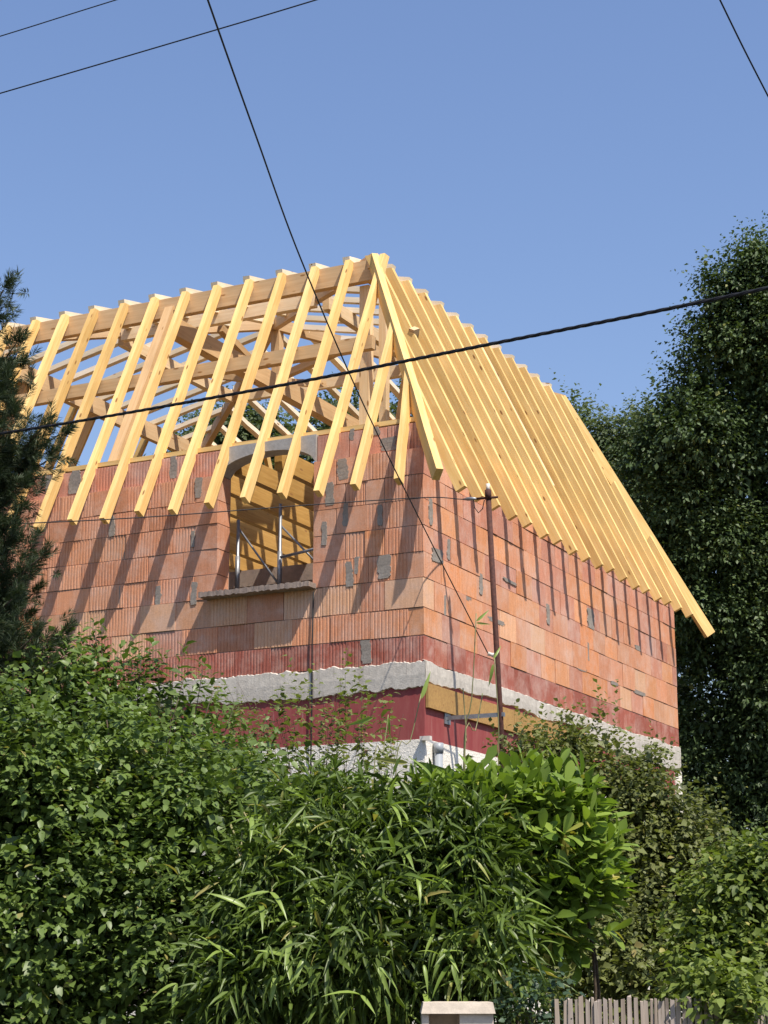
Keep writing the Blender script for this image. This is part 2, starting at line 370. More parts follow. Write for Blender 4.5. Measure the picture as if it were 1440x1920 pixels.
# ---------------------------------------------------------------- roof timbers
RISE = (5.44 - 2.0) / 1.65; ZW = 2.0 + .4 * RISE            # steep slope, level of its outer face over the wall face
B = 1.25; OV = .40
def S(side, s, t, z):
    if side == 'f': return Vector((-s, t, Z(z)))
    if side == 'r': return Vector((-t, s, Z(z)))
    if side == 'b': return Vector((-s, L - t, Z(z)))
    return Vector((-W + t, s, Z(z)))
NIN = {'f': Vector((0, 1, 0)), 'r': Vector((-1, 0, 0)), 'b': Vector((0, -1, 0)), 'l': Vector((1, 0, 0))}
def timber(name, p0, p1, nrm, w, d, mat, shear0=0, shear1=0, seg=6, jit=.006):
    ax = (p1 - p0); ln = ax.length; ax.normalize(); nrm = (nrm - ax * nrm.dot(ax)).normalized(); sd = nrm.cross(ax)
    V = []; F = []
    for i in range(seg + 1):
        u = i / seg; bo = math.sin(u * math.pi) * random.uniform(-jit, jit)
        for y, z in ((-w / 2, 0), (w / 2, 0), (w / 2, -d), (-w / 2, -d)):
            x = ln * u
            if i == 0 and z < 0: x -= shear0
            if i == seg and z < 0: x += shear1
            V.append((x, y + bo, z + random.uniform(-jit, jit) * .5))
    for i in range(seg):
        a = i * 4
        for k in range(4): F.append((a + k, a + 4 + k, a + 4 + (k + 1) % 4, a + (k + 1) % 4))
    F += [(0, 1, 2, 3), (seg * 4 + 3, seg * 4 + 2, seg * 4 + 1, seg * 4)]
    mw = Matrix((ax, sd, nrm)).transposed().to_4x4(); mw.translation = p0
    return link(name, mesh(name, V, F), mat, house, mw)
CP = 1 / math.sqrt(1 + RISE * RISE); SP = RISE * CP
def outn(side): return (-NIN[side] * SP + Vector((0, 0, CP)))
RW, RD = .07, .12
def steep(side, sb_, st, ttop, mat=YEL, w=RW, d=RD, tb=-OV, off=0, name='rafter'):
    n = outn(side); p0 = S(side, sb_, tb, ZW + tb * RISE) - n * off; p1 = S(side, st, ttop, ZW + ttop * RISE) - n * off
    return timber(name, p0, p1, n, w, d, mat, 0, d * CP / SP if ttop > 1.1 else -d * .6)
front_s = [.17 + .489 * k for k in range(2, 17)]; right_s = [.27 + .495 * k for k in range(2, 16)]
def side_set(side, ss, length):
    for s in ss:
        if B < s + .13 and s < length - B + .05: steep(side, s, s, B, tb=-OV - random.uniform(-.012, .015))
        elif s > length - B: steep(side, s, s, max(.1, length - s - .05))
side_set('f', front_s, W); side_set('r', right_s, L)
steep('f', .14, .36, .33); steep('f', .69, .73, .70)
steep('r', .27, .36, .33); steep('r', .765, .765, .72)
steep('r', .27 + .495 * 16, .27 + .495 * 16, .60); steep('r', 8.75, 8.72, .22)
side_set('b', [.3 + .49 * k for k in range(1, 18)], W); side_set('l', [.3 + .49 * k for k in range(1, 18)], L)
def hip(sx, sy, cx, cy, ov=OV):
    # plan corner (cx,cy), inward signs sx, sy
    p0 = Vector((cx - sx * ov, cy - sy * ov, Z(ZW - ov * RISE + .01))); p1 = Vector((cx + sx * B, cy + sy * B, Z(ZW + B * RISE + .02)))
    timber('hip_rafter', p0, p1, Vector((-sx, -sy, .66)), .085, .17, YEL, 0, .08)
hip(-1, 1, 0, 0, .38); hip(-1, -1, 0, L, .48); hip(1, 1, -W, 0); hip(1, -1, -W, L)
# wall plates
boxes('wall_plate', [((-W + .02, .10, Z(2.795)), (-.03, .24, Z(2.85)))], YEL, house)
boxes('wall_plate', [((-.24, .285, Z(2.562)), (-.08, L - .05, Z(2.63)))], YEL, house)
boxes('wall_plate', [((-W + .02, L - .24, Z(2.775)), (-.25, L - .10, Z(2.84)))], YEL, house)
boxes('wall_plate', [((-W + .10, .25, Z(2.776)), (-W + .24, L - .25, Z(2.841)))], YEL, house)
# break beams under the heads of the steep rafters
U = Vector((0, 0, 1))
BT = B + .085
timber('break_beam', S('f', W - B, BT + .05, 5.425), S('f', B - .02, BT + .05, 5.425), U, .10, .27, BEAM)
timber('break_beam', S('r', B + .16, BT + .05, 5.42), S('r', L - B, BT + .05, 5.42), U, .10, .27, BEAM)
timber('break_beam', S('b', W - B, BT + .05, 5.42), S('b', B + .12, BT + .05, 5.42), U, .10, .27, BEAM)
timber('break_beam', S('l', B + .12, BT + .05, 5.41), S('l', L - B - .12, BT + .05, 5.41), U, .10, .27, BEAM)
# purlins half way up the steep slopes
PT = .80; PZ = ZW + PT * RISE - RD / CP - .01
for sd_, ln in (('f', W), ('r', L), ('b', W), ('l', L)):
    k = .02 if sd_ in 'rl' else 0
    timber('purlin', S(sd_, ln - .75, PT + .07, PZ - k), S(sd_, 1.07 if sd_ == 'f' else 1.25, PT + .07, PZ - k), U, .11, .17, BEAM)
# trusses: principal rafters, tie beams, posts
for s in (4.35, 8.0): steep('f', s, s, B - .05, BEAM, .13, .16, .03, RD * .95, 'principal_rafter')
for sd_, s in (('b', 4.35), ('r', 4.5), ('l', 4.5), ('l', 2.9)): steep(sd_, s, s, B - .05, PINE, .16, .16, .14, RD * .5, 'principal_rafter')
timber('tie_beam', Vector((-4.45, BT + .11, Z(5.22))), Vector((-4.45, L - BT - .11, Z(5.22))), U, .16, .26, BEAM)
for x, y in ((-1.42, 1.44), (-1.42, L - 1.44), (-W + 1.44, 1.44)):
    timber('corner_post', Vector((x - .08, y, Z(2.78))), Vector((x - .08, y, Z(5.14))), Vector((0, -1, 0)), .13, .13, PINE)
timber('corner_post', Vector((-1.33, 1.62, Z(2.78))), Vector((-1.33, 1.62, Z(5.14))), Vector((0, -1, 0)), .10, .10, PINE)
for x0, z0, x1, z1 in ((-1.40, 3.05, -.72, 4.35),):
    timber('brace', Vector((x0, 2.05, Z(z0))), Vector((x1, 1.2, Z(z1))), Vector((0, -1, 0)), .08, .12, BEAM)
# low upper slopes
PK = Vector((-4.6, 4.535)); TS = math.tan(R(12)); ZB = 5.44
def low(side, s, length, w=.10, d=.075):
    t0 = B - .01; half = length / 2
    t1 = min(s, length - s) - .03; t1 = min(t1, half - .08)
    if t1 < t0 + .15: return
    zt = lambda t: ZB + .045 + (t - B) * TS; s = s + .02
    n = (U - NIN[side] * TS).normalized()
    timber('upper_rafter', S(side, s, t0, zt(t0)), S(side, s, t1, zt(t1)), n, w, d, ENDW, 0, 0, 4)
for s in front_s: low('f', s, W)
for s in right_s + [.27 + .495 * 15]: low('r', s, L)
for k in range(3, 17): low('b', .3 + .49 * k, W); low('l', .3 + .49 * k, L)
zpk = ZB + .07 + (4.53 - B) * TS
for cx, cy in ((-B - .02, B + .02), (-B - .02, L - B - .02), (-W + B + .02, B + .02), (-W + B + .02, L - B - .02)):
    p0 = Vector((cx, cy, Z(ZB + .02))); p1 = Vector((PK.x, PK.y, Z(zpk))); p1 = p0 + (p1 - p0) * .985
    timber('upper_hip', p0, p1, U, .09, .17, BEAM)
timber('king_post', Vector((PK.x + .04, PK.y, Z(4.96))), Vector((PK.x, PK.y, Z(zpk - .06))), Vector((0, -1, 0)), .14, .14, BEAM)
PM = 2.9
for sd_, ln in (('f', W), ('r', L), ('b', W), ('l', L)):
    z = ZB - .02 + (PM - B) * TS - (.02 if sd_ in 'rl' else 0)
    timber('upper_purlin', S(sd_, ln - PM - .1, PM, z), S(sd_, PM + .1, PM, z), U, .10, .18, PINE)
for dx, dy in ((1, 0), (-1, 0), (0, -1), (0, 1)):
    q = Vector((dx, dy, 0)); timber('strut', Vector((PK.x, PK.y, Z(5.25))) + q * .12, Vector((PK.x, PK.y, Z(5.60))) + q * 1.45, Vector((-dy, dx, 0)), .10, .10, BEAM)
# attic floor joists, cross beam and inner wall
for k in range(15):
    x = -.95 - .56 * k
    timber('joist', Vector((x, TH + .02, Z(2.765))), Vector((x, L - TH - .02, Z(2.765))), U, .10, .25, JOIST)
boxes('cross_beam', [((-W + TH + .01, 5.0, Z(2.26)), (-TH - .01, 5.28, Z(2.508)))], MORTAR, house)
boxes('partition', [((-W + TH + .01, 5.03, Z(.01)), (-TH - .01, 5.25, Z(2.258)))], MORTAR, house)
# ---------------------------------------------------------------- scaffold behind the window
sc = tag(empty('scaffold_frame', (-2.0, .75, Z(0))), 'grey steel scaffold props with diagonal braces standing inside the arched window', 'scaffold')
for px, top in ((447, 975), (526, 945)):
    p = on_y(px, top, .75); q = Vector((p.x, .75, Z(0)))
    tubes('upright', [([q, p], .022)], GALV, sc); tubes('sleeve', [([q + Vector((0, 0, 1.15)), q + Vector((0, 0, 1.62))], .031)], GALV, sc)
a = on_y(447, 990, .78); b = on_y(520, 1092, .78); tubes('brace', [([a, b], .014)], GALV, sc, 6)
a = on_y(526, 985, .79); b = on_y(600, 1062, .79); tubes('brace', [([a, b], .014)], GALV, sc, 6)
a = on_y(526, 1045, .71); b = on_y(620, 1022, .71); tubes('rail', [([a, b], .018)], GALV, sc, 6)
# ---------------------------------------------------------------- service mast on the side wall
p = on_y(938, 1340, .575); top = on_x(915, 922, p.x)
mast = tag(empty('service_mast', (p.x, .575, 0)), 'tall rusty steel service mast held off the side wall by a bracket', 'mast')
d = (top - p); base = p - d * ((p.z - .0) / d.z)
tubes('pole', [([base, p, top], .031)], RUST, mast, 14)
tubes('cap', [([top - d.normalized() * .09, top + d.normalized() * .02], .037)], RUST, mast, 12)
tubes('insulator', [([top + Vector((0, 0, .02)), top + Vector((0, 0, .05)), top + Vector((.0, 0, .09))], [.028, .02, .026])], CERAM, mast, 10)
boxes('bracket', [((-.02, .555, p.z - .022), (p.x + .05, .595, p.z + .022))], GALV, mast)
boxes('bracket_plate', [((-.004, .50, p.z - .07), (.012, .65, p.z + .07))], GALV, mast)
tubes('crossarm', [([top + Vector((-.13, -.02, -.07)), top + Vector((.11, .02, -.07))], .014)], RUST, mast, 8)
q = top + Vector((-.13, -.02, -.07))
tubes('strain_clamp', [([q, q + Vector((-.05, 0, .004)), q + Vector((-.11, 0, .01)), q + Vector((-.17, 0, .012))], [.010, .022, .022, .008])], GALV, mast, 10)
tubes('drip_loop', [([q + Vector((-.04, 0, .0)), q + Vector((-.03, .01, -.10)), q + Vector((.01, .02, -.16)), q + Vector((.06, .02, -.12)), q + Vector((.085, .02, -.02))], .006)], BLACK, mast, 6)
low_i = p + d * ((on_x(922, 1225, p.x).z - p.z) / d.z)
tubes('insulator', [([low_i + Vector((-.03, -.02, 0)), low_i + Vector((-.06, -.03, .01)), low_i + Vector((-.09, -.04, .02))], [.028, .02, .026])], CERAM, mast, 10)
# ---------------------------------------------------------------- overhead wires
def smooth_path(pts, n=40):
    pts = [Vector(p) for p in pts]; out = []
    ext = [pts[0] * 2 - pts[1]] + pts + [pts[-1] * 2 - pts[-2]]
    for i in range(len(pts) - 1):
        p0, p1, p2, p3 = ext[i:i + 4]
        for k in range(n // (len(pts) - 1)):
            t = k / (n // (len(pts) - 1)); out.append(.5 * ((2 * p1) + (p2 - p0) * t + (2 * p0 - 5 * p1 + 4 * p2 - p3) * t * t + (3 * p1 - p0 - 3 * p2 + p3) * t ** 3))
    return out + [pts[-1]]
def wire(label, pts, r, twist=False, fixed=False):
    pts = smooth_path(pts, 60)
    if not fixed: pts = [pts[0] + (pts[0] - pts[1]).normalized() * 30] + pts
    pts = pts + [pts[-1] + (pts[-1] - pts[-2]).normalized() * 30]
    if twist:
        n = 1200; T = []
        from_ = [(i / n) * (len(pts) - 1) for i in range(n + 1)]; lst = []
        for s in range(3):
            q = []
            for u in from_:
                i = min(int(u), len(pts) - 2); pt = pts[i].lerp(pts[i + 1], u - i); a = (pt - pts[1]).length * 26 + s * 2.094
                q.append(pt + UPV * (math.cos(a) * r * .42) + FWD * (math.sin(a) * r * .42))
            lst.append((q, r * .62))
        return tag(tubes('overhead_cable', lst, BLACK, None, 6), label, 'cable')
    return tag(tubes('overhead_wire', [(pts, r)], BLACK, None, 6), label, 'wire')
wire('thick twisted black cable crossing in front of the roof frame', [at(-500, 880, 13.5), at(0, 813, 12.3), at(480, 731, 11.2), at(880, 653, 10.3), at(1440, 540, 9.3), at(2000, 410, 8.5)], .0105, True)
wire('thin black wire running from the low mast insulator up over the roof', [low_i + Vector((-.09, -.04, .02)), at(800, 1000, 18.2), at(680, 755, 15.6), at(565, 488, 13.2), at(480, 255, 11.5), at(388, -5, 9.9), at(330, -180, 9.0)], .0062, False, True)
wire('thin wire stretched from the mast top across the front wall', [q + Vector((-.17, 0, .012)), at(795, 933, 19.3), at(590, 946, 18.9), at(235, 972, 18.3), at(-100, 985, 17.8), at(-700, 990, 17)], .006, False, True)
wire('long black wire slanting across the upper sky over the thin wire', [at(-400, 290, 12.4), at(0, 175, 12), at(405, 56, 11.6), at(592, 0, 11.4), at(1100, -155, 11)], .0046)
wire('short stretch of wire high in the corner of the sky', [at(-400, 190, 12.6), at(0, 68, 12.2), at(217, 0, 12), at(800, -180, 11.4)], .004)
wire('black wire high above the tall dark tree', [at(1250, -210, 9), at(1350, 0, 9.6), at(1440, 180, 10.2), at(1640, 560, 11.6)], .005)
# ---------------------------------------------------------------- vegetation
def nrmz(a): return a / np.maximum(np.linalg.norm(a, axis=1, keepdims=True), 1e-9)
def leaf_arrays(pos, dr, nm, ln, wd, droop=.25, fold=.18, fine=True, obov=False):
    """pos,dr,nm (n,3); ln,wd (n,) -> verts, polys(list of idx arrays)"""
    dr = nrmz(dr); sd = nrmz(np.cross(dr, nm)); nm = np.cross(sd, dr)
    n = len(pos); l = ln[:, None]; w = wd[:, None]
    def P(u, s, h): return pos + dr * (l * u) + sd * (w * s) + nm * (l * h) + np.array([0, 0, -1.]) * (l * droop * u * u)
    if obov:
        vs_ = [P(0, 0, 0), P(.32, -.30, fold * .2), P(.34, 0, 0), P(.32, .30, fold * .2), P(.72, -.50, fold * .3), P(.74, 0, 0), P(.72, .50, fold * .3), P(1, 0, 0)]
        tri = [(0, 2, 1), (0, 3, 2), (4, 5, 7), (5, 6, 7)]; quad = [(1, 2, 5, 4), (2, 3, 6, 5)]
    elif fine:
        vs_ = [P(0, 0, 0), P(.3, -.46, fold * .25), P(.32, 0, 0), P(.3, .46, fold * .25), P(.68, -.36, fold * .2), P(.68, 0, 0), P(.68, .36, fold * .2), P(1, 0, 0)]
        q = np.array([[0, 2, 1, 0], [0, 3, 2, 0], [1, 2, 5, 4], [2, 3, 6, 5], [4, 5, 7, 4], [5, 6, 7, 5]]); tri = [(0, 2, 1), (0, 3, 2), (4, 5, 7), (5, 6, 7)]; quad = [(1, 2, 5, 4), (2, 3, 6, 5)]
    else:
        vs_ = [P(0, 0, 0), P(.45, -.5, fold * .3), P(1, 0, 0), P(.45, .5, fold * .3)]
        tri = [(0, 2, 1), (0, 3, 2)]; quad = []
    k = len(vs_); V = np.stack(vs_, 1).reshape(-1, 3)
    base = (np.arange(n) * k)[:, None]
    T = (base[:, :, None] + np.array(tri)[None]).reshape(-1, 3)
    Q = (base[:, :, None] + np.array(quad)[None]).reshape(-1, 4) if quad else np.zeros((0, 4), int)
    return V, T, Q, k
def leaf_mesh(name, parts, mat, parent=None, kind=None):
    Vs, Ts, Qs, tn = [], [], [], []; off = 0
    for (V, T, Q, k), tint in parts:
        Vs.append(V); Ts.append(T + off); Qs.append(Q + off); off += len(V); tn.append(np.repeat(tint, k))
    V = np.concatenate(Vs); T = np.concatenate(Ts); Q = np.concatenate(Qs); tn = np.concatenate(tn)
    me = bpy.data.meshes.new(name); me.vertices.add(len(V)); me.vertices.foreach_set('co', V.astype(np.float32).ravel())
    loops = np.concatenate([T.ravel(), Q.ravel()]); me.loops.add(len(loops)); me.loops.foreach_set('vertex_index', loops.astype(np.int32))
    st = np.concatenate([np.arange(len(T)) * 3, len(T) * 3 + np.arange(len(Q)) * 4]); me.polygons.add(len(st)); me.polygons.foreach_set('loop_start', st.astype(np.int32))
    me.update(calc_edges=True); me.validate()
    at_ = me.attributes.new('tint', 'FLOAT', 'POINT'); at_.data.foreach_set('value', tn.astype(np.float32))
    o = link(name, me, mat, parent)
    if kind: o['kind'] = kind
    return o
def rv(n): return nrmz(rng.normal(size=(n, 3)))
TOCAM = -np.array(FWD)
def blob_shoots(blobs, n, rmin=.6, up=.6, out=1.0, rnd=.5, lump=.0):
    """blobs: (centre, rx, ry, rz) in camera-right / depth / up metres -> shoot bases and directions"""
    ar = np.array([b[1] * b[3] + b[2] * b[3] for b in blobs]); idx = rng.choice(len(blobs), n, p=ar / ar.sum())
    C = np.array([tuple(b[0]) for b in blobs])[idx]; S_ = np.array([b[1:4] for b in blobs])[idx]
    u = rv(n); r = (rmin ** 3 + (1 - rmin ** 3) * rng.random(n)) ** (1 / 3) * (1 + rng.normal(0, .05, n)); 
    Rg = np.array(RGT); Dp = np.array([FWD.x, FWD.y, 0]) / math.cos(PITCH); Up = np.array([0, 0, 1.])
    loc = u * S_ * r[:, None]; P = C + Rg * loc[:, :1] + Dp * loc[:, 1:2] + Up * loc[:, 2:]
    nl = nrmz(u / S_); o = Rg * nl[:, :1] + Dp * nl[:, 1:2] + Up * nl[:, 2:]
    D = nrmz(o * out + Up * up + rv(n) * rnd)
    return P, D
def shoots_leaves(P, D, length, k, ln, wd, spread=1.0, upn=.8, fine=True, droop=.25, tipgrow=False, curl=.0, obov=False, tint_f=1.6):
    n = len(P); parts = []
    a0 = rng.random(n) * 6.28; e1 = nrmz(np.cross(D, rv(n))); e2 = np.cross(D, e1)
    L_ = length * (.6 + .8 * rng.random(n)); fq = tint_f; shade = .35 * rng.random(n) + .65 * (.5 + .5 * np.sin(P @ np.array([1.9, 1.1, 2.3]) * fq + 1.7 * np.sin(P @ np.array([-1.3, 2.2, 1.1]) * fq)))
    for i in range(k):
        u = (i + .5 + rng.normal(0, .15, n)) / k; ang = a0 + i * 2.4
        rad = e1 * np.cos(ang)[:, None] + e2 * np.sin(ang)[:, None]
        base = P + D * (L_ * u)[:, None] + np.array([0, 0, -1.]) * (curl * L_ * u * u)[:, None]
        dr = rad * spread + D * (.5 + .5 * u)[:, None] + rv(n) * .25
        nm = np.array([0, 0, 1.]) * upn + D * .3 + rv(n) * .45
        s = (.5 + .85 * rng.random(n)) * (1 - .35 * (u - .4).clip(0) if not tipgrow else 1)
        tint = np.clip(.10 + .38 * rng.random(n) + .55 * (shade - .35) + .15 * u, 0, .97); tint = np.where(rng.random(n) < .015, 1, tint)
        parts.append((leaf_arrays(base, dr, nm, ln * s, wd * s, droop, fine=fine, obov=obov), tint))
    return parts
def stems(name, base, targets, r0, mat, parent, n=5, wob=.06):
    lst = []
    for t in targets:
        b = Vector(base) + Vector((random.uniform(-.25, .25), random.uniform(-.25, .25), 0)); t = Vector(t)
        m = b.lerp(t, .5) + Vector((random.uniform(-wob, wob), random.uniform(-wob, wob), 0)) * 3 + Vector((0, 0, .15 * (t - b).length))
        lst.append((smooth_path([b, b.lerp(m, .55) + Vector((random.uniform(-wob, wob),) * 3), m, t], 12), [r0 * (1 - .8 * i / 12) for i in range(13)]))
    lst = [(p, [r0 * (1 - .8 * i / (len(p) - 1)) for i in range(len(p))]) for p, _ in lst]
    return tubes(name, lst, mat, parent, n)
def blob(px, py, rxp, ryp, depth, rd=None):
    c = at(px, py, depth); k = depth / FPX
    return (c, rxp * k, (rd if rd else .8 * rxp * k), ryp * k)
def plant(name, label, cat, pos, group=None):
    return tag(empty(name, (pos.x, pos.y, 0)), label, cat, group)
def clumps(blobs, n, fr=(.28, .42), inset=.75):
    out = []; Dp = Vector((FWD.x, FWD.y, 0)).normalized()
    for c, rx, rd, rz in blobs:
        for u in rv(n):
            f = random.uniform(*fr); e = 1 - f * inset
            out.append((c + RGT * (u[0] * rx * e) + Dp * (u[1] * rd * e) + Vector((0, 0, u[2] * rz * e)), rx * f, rd * f, rz * f))
    return out
def shrink(blobs, f): return [(c, rx * f, rd * f, rz * f) for c, rx, rd, rz in blobs]
LEAF_H = m_leaf('hedge_leaf', (0.0428, 0.0724, 0.0166), (0.1370, 0.1990, 0.0478), (0.3175, 0.2835, 0.0945), .28, .42, .35)
LEAF_O = m_leaf('olive_shrub_leaf', (0.0540, 0.0700, 0.0225), (0.1688, 0.1875, 0.0600), (0.3062, 0.2520, 0.0945), .3, .5, .3)
LEAF_Y = m_leaf('yellow_green_leaf', (0.0527, 0.0832, 0.0164), (0.1701, 0.2200, 0.0461), (0.3175, 0.2940, 0.0735), .32, .5, .3)
LEAF_B = m_leaf('bamboo_leaf_shaded', (0.0382, 0.0630, 0.0125), (0.1195, 0.1755, 0.0355), (0.3062, 0.2730, 0.0840), .3, .42, .35)  # darker copy for the leaf mass, shade inside the clump put into the colour
LEAF_BO = m_leaf('bamboo_leaf_lit', (0.1110, 0.1719, 0.0319), (0.2480, 0.3372, 0.0741), (0.4082, 0.3465, 0.1155), .32, .38, .4, True)  # brighter copy for single outer leaves, sunlit look put into the colour
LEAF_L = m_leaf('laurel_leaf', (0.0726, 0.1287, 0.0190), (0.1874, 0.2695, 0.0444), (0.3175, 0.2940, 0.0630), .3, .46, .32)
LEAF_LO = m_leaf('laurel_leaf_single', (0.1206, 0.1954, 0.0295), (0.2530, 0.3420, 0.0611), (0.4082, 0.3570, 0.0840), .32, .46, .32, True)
LEAF_T = m_leaf('tree_leaf', (.022, .042, .018), (.088, .130, .048), (.20, .21, .06), .2, .5, .25)
LEAF_F = m_leaf('far_tree_leaf', (0.0475, 0.0715, 0.0352), (0.1188, 0.1485, 0.0715), (0.1701, 0.1785, 0.0735), .3, .55, .2)
NEEDLE = m_leaf('pine_needle', (.018, .030, .016), (.055, .078, .036), (.11, .11, .05), .12, .5, .3)
CANE = m_simple('bamboo_cane', (.16, .17, .06), .5, .4, 0, (.24, .21, .09), 6)
# -- left hedge
HB = [blob(40, 1450, 190, 190, 11.6), blob(230, 1490, 190, 170, 11.8), blob(390, 1590, 160, 180, 11.5), blob(110, 1680, 240, 220, 11.3), blob(310, 1780, 230, 220, 11.2), blob(470, 1500, 100, 90, 12.2), blob(60, 1860, 230, 160, 11.0), blob(-120, 1560, 180, 300, 11.5), blob(-330, 1560, 200, 280, 11.6), blob(-560, 1600, 220, 280, 11.7), blob(-450, 1850, 300, 200, 11.3)]
h = plant('hedge_shrub', 'dense dark green hedge shrub with small heart-shaped leaves beside the bamboo', 'shrub', at(200, 1800, 11.8))
P, D = blob_shoots(clumps(HB, 26, (.20, .36)), 9000, .5, .55, 1, .45)
parts = shoots_leaves(P, D, .22, 7, .062, .044, 1.0, .9, True, .35, curl=.2)
P, D = blob_shoots(HB, 420, .98, .9, .8, .5)
parts += shoots_leaves(P, D, .40, 9, .058, .042, .9, .8, False, .3, curl=.5)
P, D = blob_shoots(shrink(HB, .66), 3200, 0, .2, .5, 1)
parts += shoots_leaves(P, D, .3, 6, .095, .07, 1, .4, False, .3)
leaf_mesh('foliage', parts, LEAF_H, h, 'stuff')
stems('stem', (h.location.x, h.location.y, 0), [tuple(b[0]) for b in HB] + [tuple(at(x, y, 11.6)) for x, y in ((60, 1320), (200, 1350), (330, 1440), (440, 1460))], .022, BARK, h)
# -- upright leafy elder in front of the wall
h = plant('elder_bush', 'elder bush with upright shoots rising above the hedge against the brick wall', 'shrub', at(230, 1700, 13.5))
EB = [blob(200, 1350, 130, 90, 13.5), blob(330, 1400, 110, 80, 13.8), blob(90, 1300, 110, 80, 13.3), blob(420, 1450, 100, 70, 14)]
P, D = blob_shoots(clumps(EB, 9), 420, .6, .9, .6, .4)
parts = shoots_leaves(P, D, .34, 8, .105, .042, 1.1, .8, True, .35, curl=.2)
tips = [(175, 1165), (205, 1215), (265, 1215), (325, 1225), (380, 1235), (140, 1235), (300, 1270), (230, 1255), (95, 1215), (440, 1300), (190, 1190), (345, 1250), (120, 1200), (60, 1225), (400, 1275), (270, 1250)]
Pt = np.array([tuple(at(x, y + 60, 13.5)) for x, y in tips]); Dt = nrmz(np.array([[0, 0, 1.]] * len(tips)) + rng.normal(0, .15, (len(tips), 3)))
parts += shoots_leaves(Pt, Dt, .26, 14, .115, .042, 1.2, .8, True, .35)
P, D = blob_shoots(shrink(EB, .75), 500, 0, .2, .5, 1); parts += shoots_leaves(P, D, .3, 5, .11, .05, 1, .4, False, .3)
leaf_mesh('foliage', parts, LEAF_H, h, 'stuff')
stems('stem', (h.location.x, h.location.y, 0), [tuple(at(x, y + 20, 13.5)) for x, y in tips], .014, BARK, h)
# -- loose sprigs in front of the red band
h = plant('climber_sprigs', 'loose twiggy climber with small curled leaves in front of the red painted band', 'climber', at(620, 1800, 15))
tips = [(585, 1300), (640, 1265), (660, 1310), (600, 1350), (690, 1340), (560, 1330), (540, 1380), (620, 1400), (680, 1390), (505, 1350), (480, 1310), (645, 1350), (720, 1400), (575, 1420), (470, 1380), (660, 1430), (530, 1420), (700, 1440), (440, 1350), (450, 1400), (500, 1400), (600, 1440), (550, 1440), (640, 1440), (740, 1450), (480, 1430)]
Pt = np.array([tuple(at(x + random.uniform(-12, 12), y + 75, 15 + random.uniform(-.4, .4))) for x, y in tips]); Dt = nrmz(np.array([[.05, 0, 1.]] * len(tips)) + rng.normal(0, .22, (len(tips), 3)))
parts = shoots_leaves(Pt, Dt, .46, 16, .085, .046, 1.2, .7, True, .5)
P3 = np.array([tuple(at(random.uniform(400, 740), random.uniform(1330, 1500), 14.8 + random.uniform(-.4, .4))) for k in range(90)]); D3 = nrmz(np.array([[.05, 0, 1.]] * 90) + rng.normal(0, .35, (90, 3)))
parts += shoots_leaves(P3, D3, .40, 12, .085, .044, 1.2, .7, True, .5)
LEAF_C = m_leaf('climber_leaf', (.06, .085, .02), (.17, .20, .06), (.34, .20, .12), .35, .5, .3)
leaf_mesh('foliage', parts, LEAF_C, h, 'stuff')
stems('stem', (h.location.x, h.location.y, 0), [tuple(np.array(p) + d_ * .35) for p, d_ in list(zip(Pt, Dt)) + list(zip(P3[:40], D3[:40]))], .006, BARK, h)
# -- bamboo
h = plant('bamboo_clump', 'bushy bamboo clump with long drooping pointed leaves between hedge and laurel', 'bamboo', at(700, 1800, 10.8))
BB = [blob(700, 1580, 210, 110, 10.8), blob(560, 1670, 180, 150, 10.7), blob(850, 1630, 160, 150, 10.6), blob(700, 1770, 240, 170, 10.4), blob(500, 1820, 160, 130, 10.4), blob(890, 1780, 120, 110, 10.2), blob(620, 1520, 130, 50, 11), blob(830, 1525, 140, 55, 11)]
P, D = blob_shoots(clumps(BB, 14, (.22, .40)), 1000, .5, .1, 1.0, .55)
bam = shoots_leaves(P, D, .20, 6, .155, .022, .75, .5, True, .25, curl=.3)
P, D = blob_shoots(shrink(BB, .72), 2600, 0, .0, .6, 1); bam += shoots_leaves(P, D, .2, 6, .17, .03, .8, .4, False, .4)
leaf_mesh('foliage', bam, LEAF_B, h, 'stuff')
def leaf_unit(name, w, droop, mat, fold=.22, obov=False):
    out = []; ST = [(.12, .13), (.30, .30), (.52, .44), (.72, .50), (.88, .36), (.96, .18)] if obov else [(.05, .22), (.15, .42), (.32, .50), (.55, .40), (.78, .22), (.92, .09)]
    for dr_ in (droop * .5, droop, droop * 1.7):
        V = [(0, 0, 0)]; F = []
        for u, q in ST:
            z = -dr_ * u * u; e = fold * .3 * q; V += [(u, -q * w, z + e), (u, 0, z), (u, q * w, z + e)]
        V.append((1, 0, -dr_)); n = len(ST); F += [(0, 2, 1), (0, 3, 2)]
        for i in range(n - 1):
            a = 1 + i * 3; F += [(a, a + 1, a + 4, a + 3), (a + 1, a + 2, a + 5, a + 4)]
        a = 1 + (n - 1) * 3; t = len(V) - 1; F += [(a, a + 1, t), (a + 1, a + 2, t)]
        me = mesh(name, V, F, True); me.materials.append(mat); out.append(me)
    return out
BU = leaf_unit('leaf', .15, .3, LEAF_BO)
def put_leaf(mes, pos, dr, up, ln, parent):
    dr = Vector(dr).normalized(); up = Vector(up); sd = up.cross(dr).normalized(); up = dr.cross(sd)
    mw = Matrix((dr, sd, up)).transposed().to_4x4() @ Matrix.Scale(ln, 4); mw.translation = pos
    return link('leaf', random.choice(mes), None, parent, mw)
BCL = clumps(BB, 12, (.25, .42)); P2, D2 = blob_shoots(BB, 1400, .98, .15, 1.1, .4); keep = (D2 @ np.array([FWD.x, FWD.y, FWD.z])) < -.05
P2 = P2[keep][:160]; D2 = D2[keep][:160]; cnt = 0
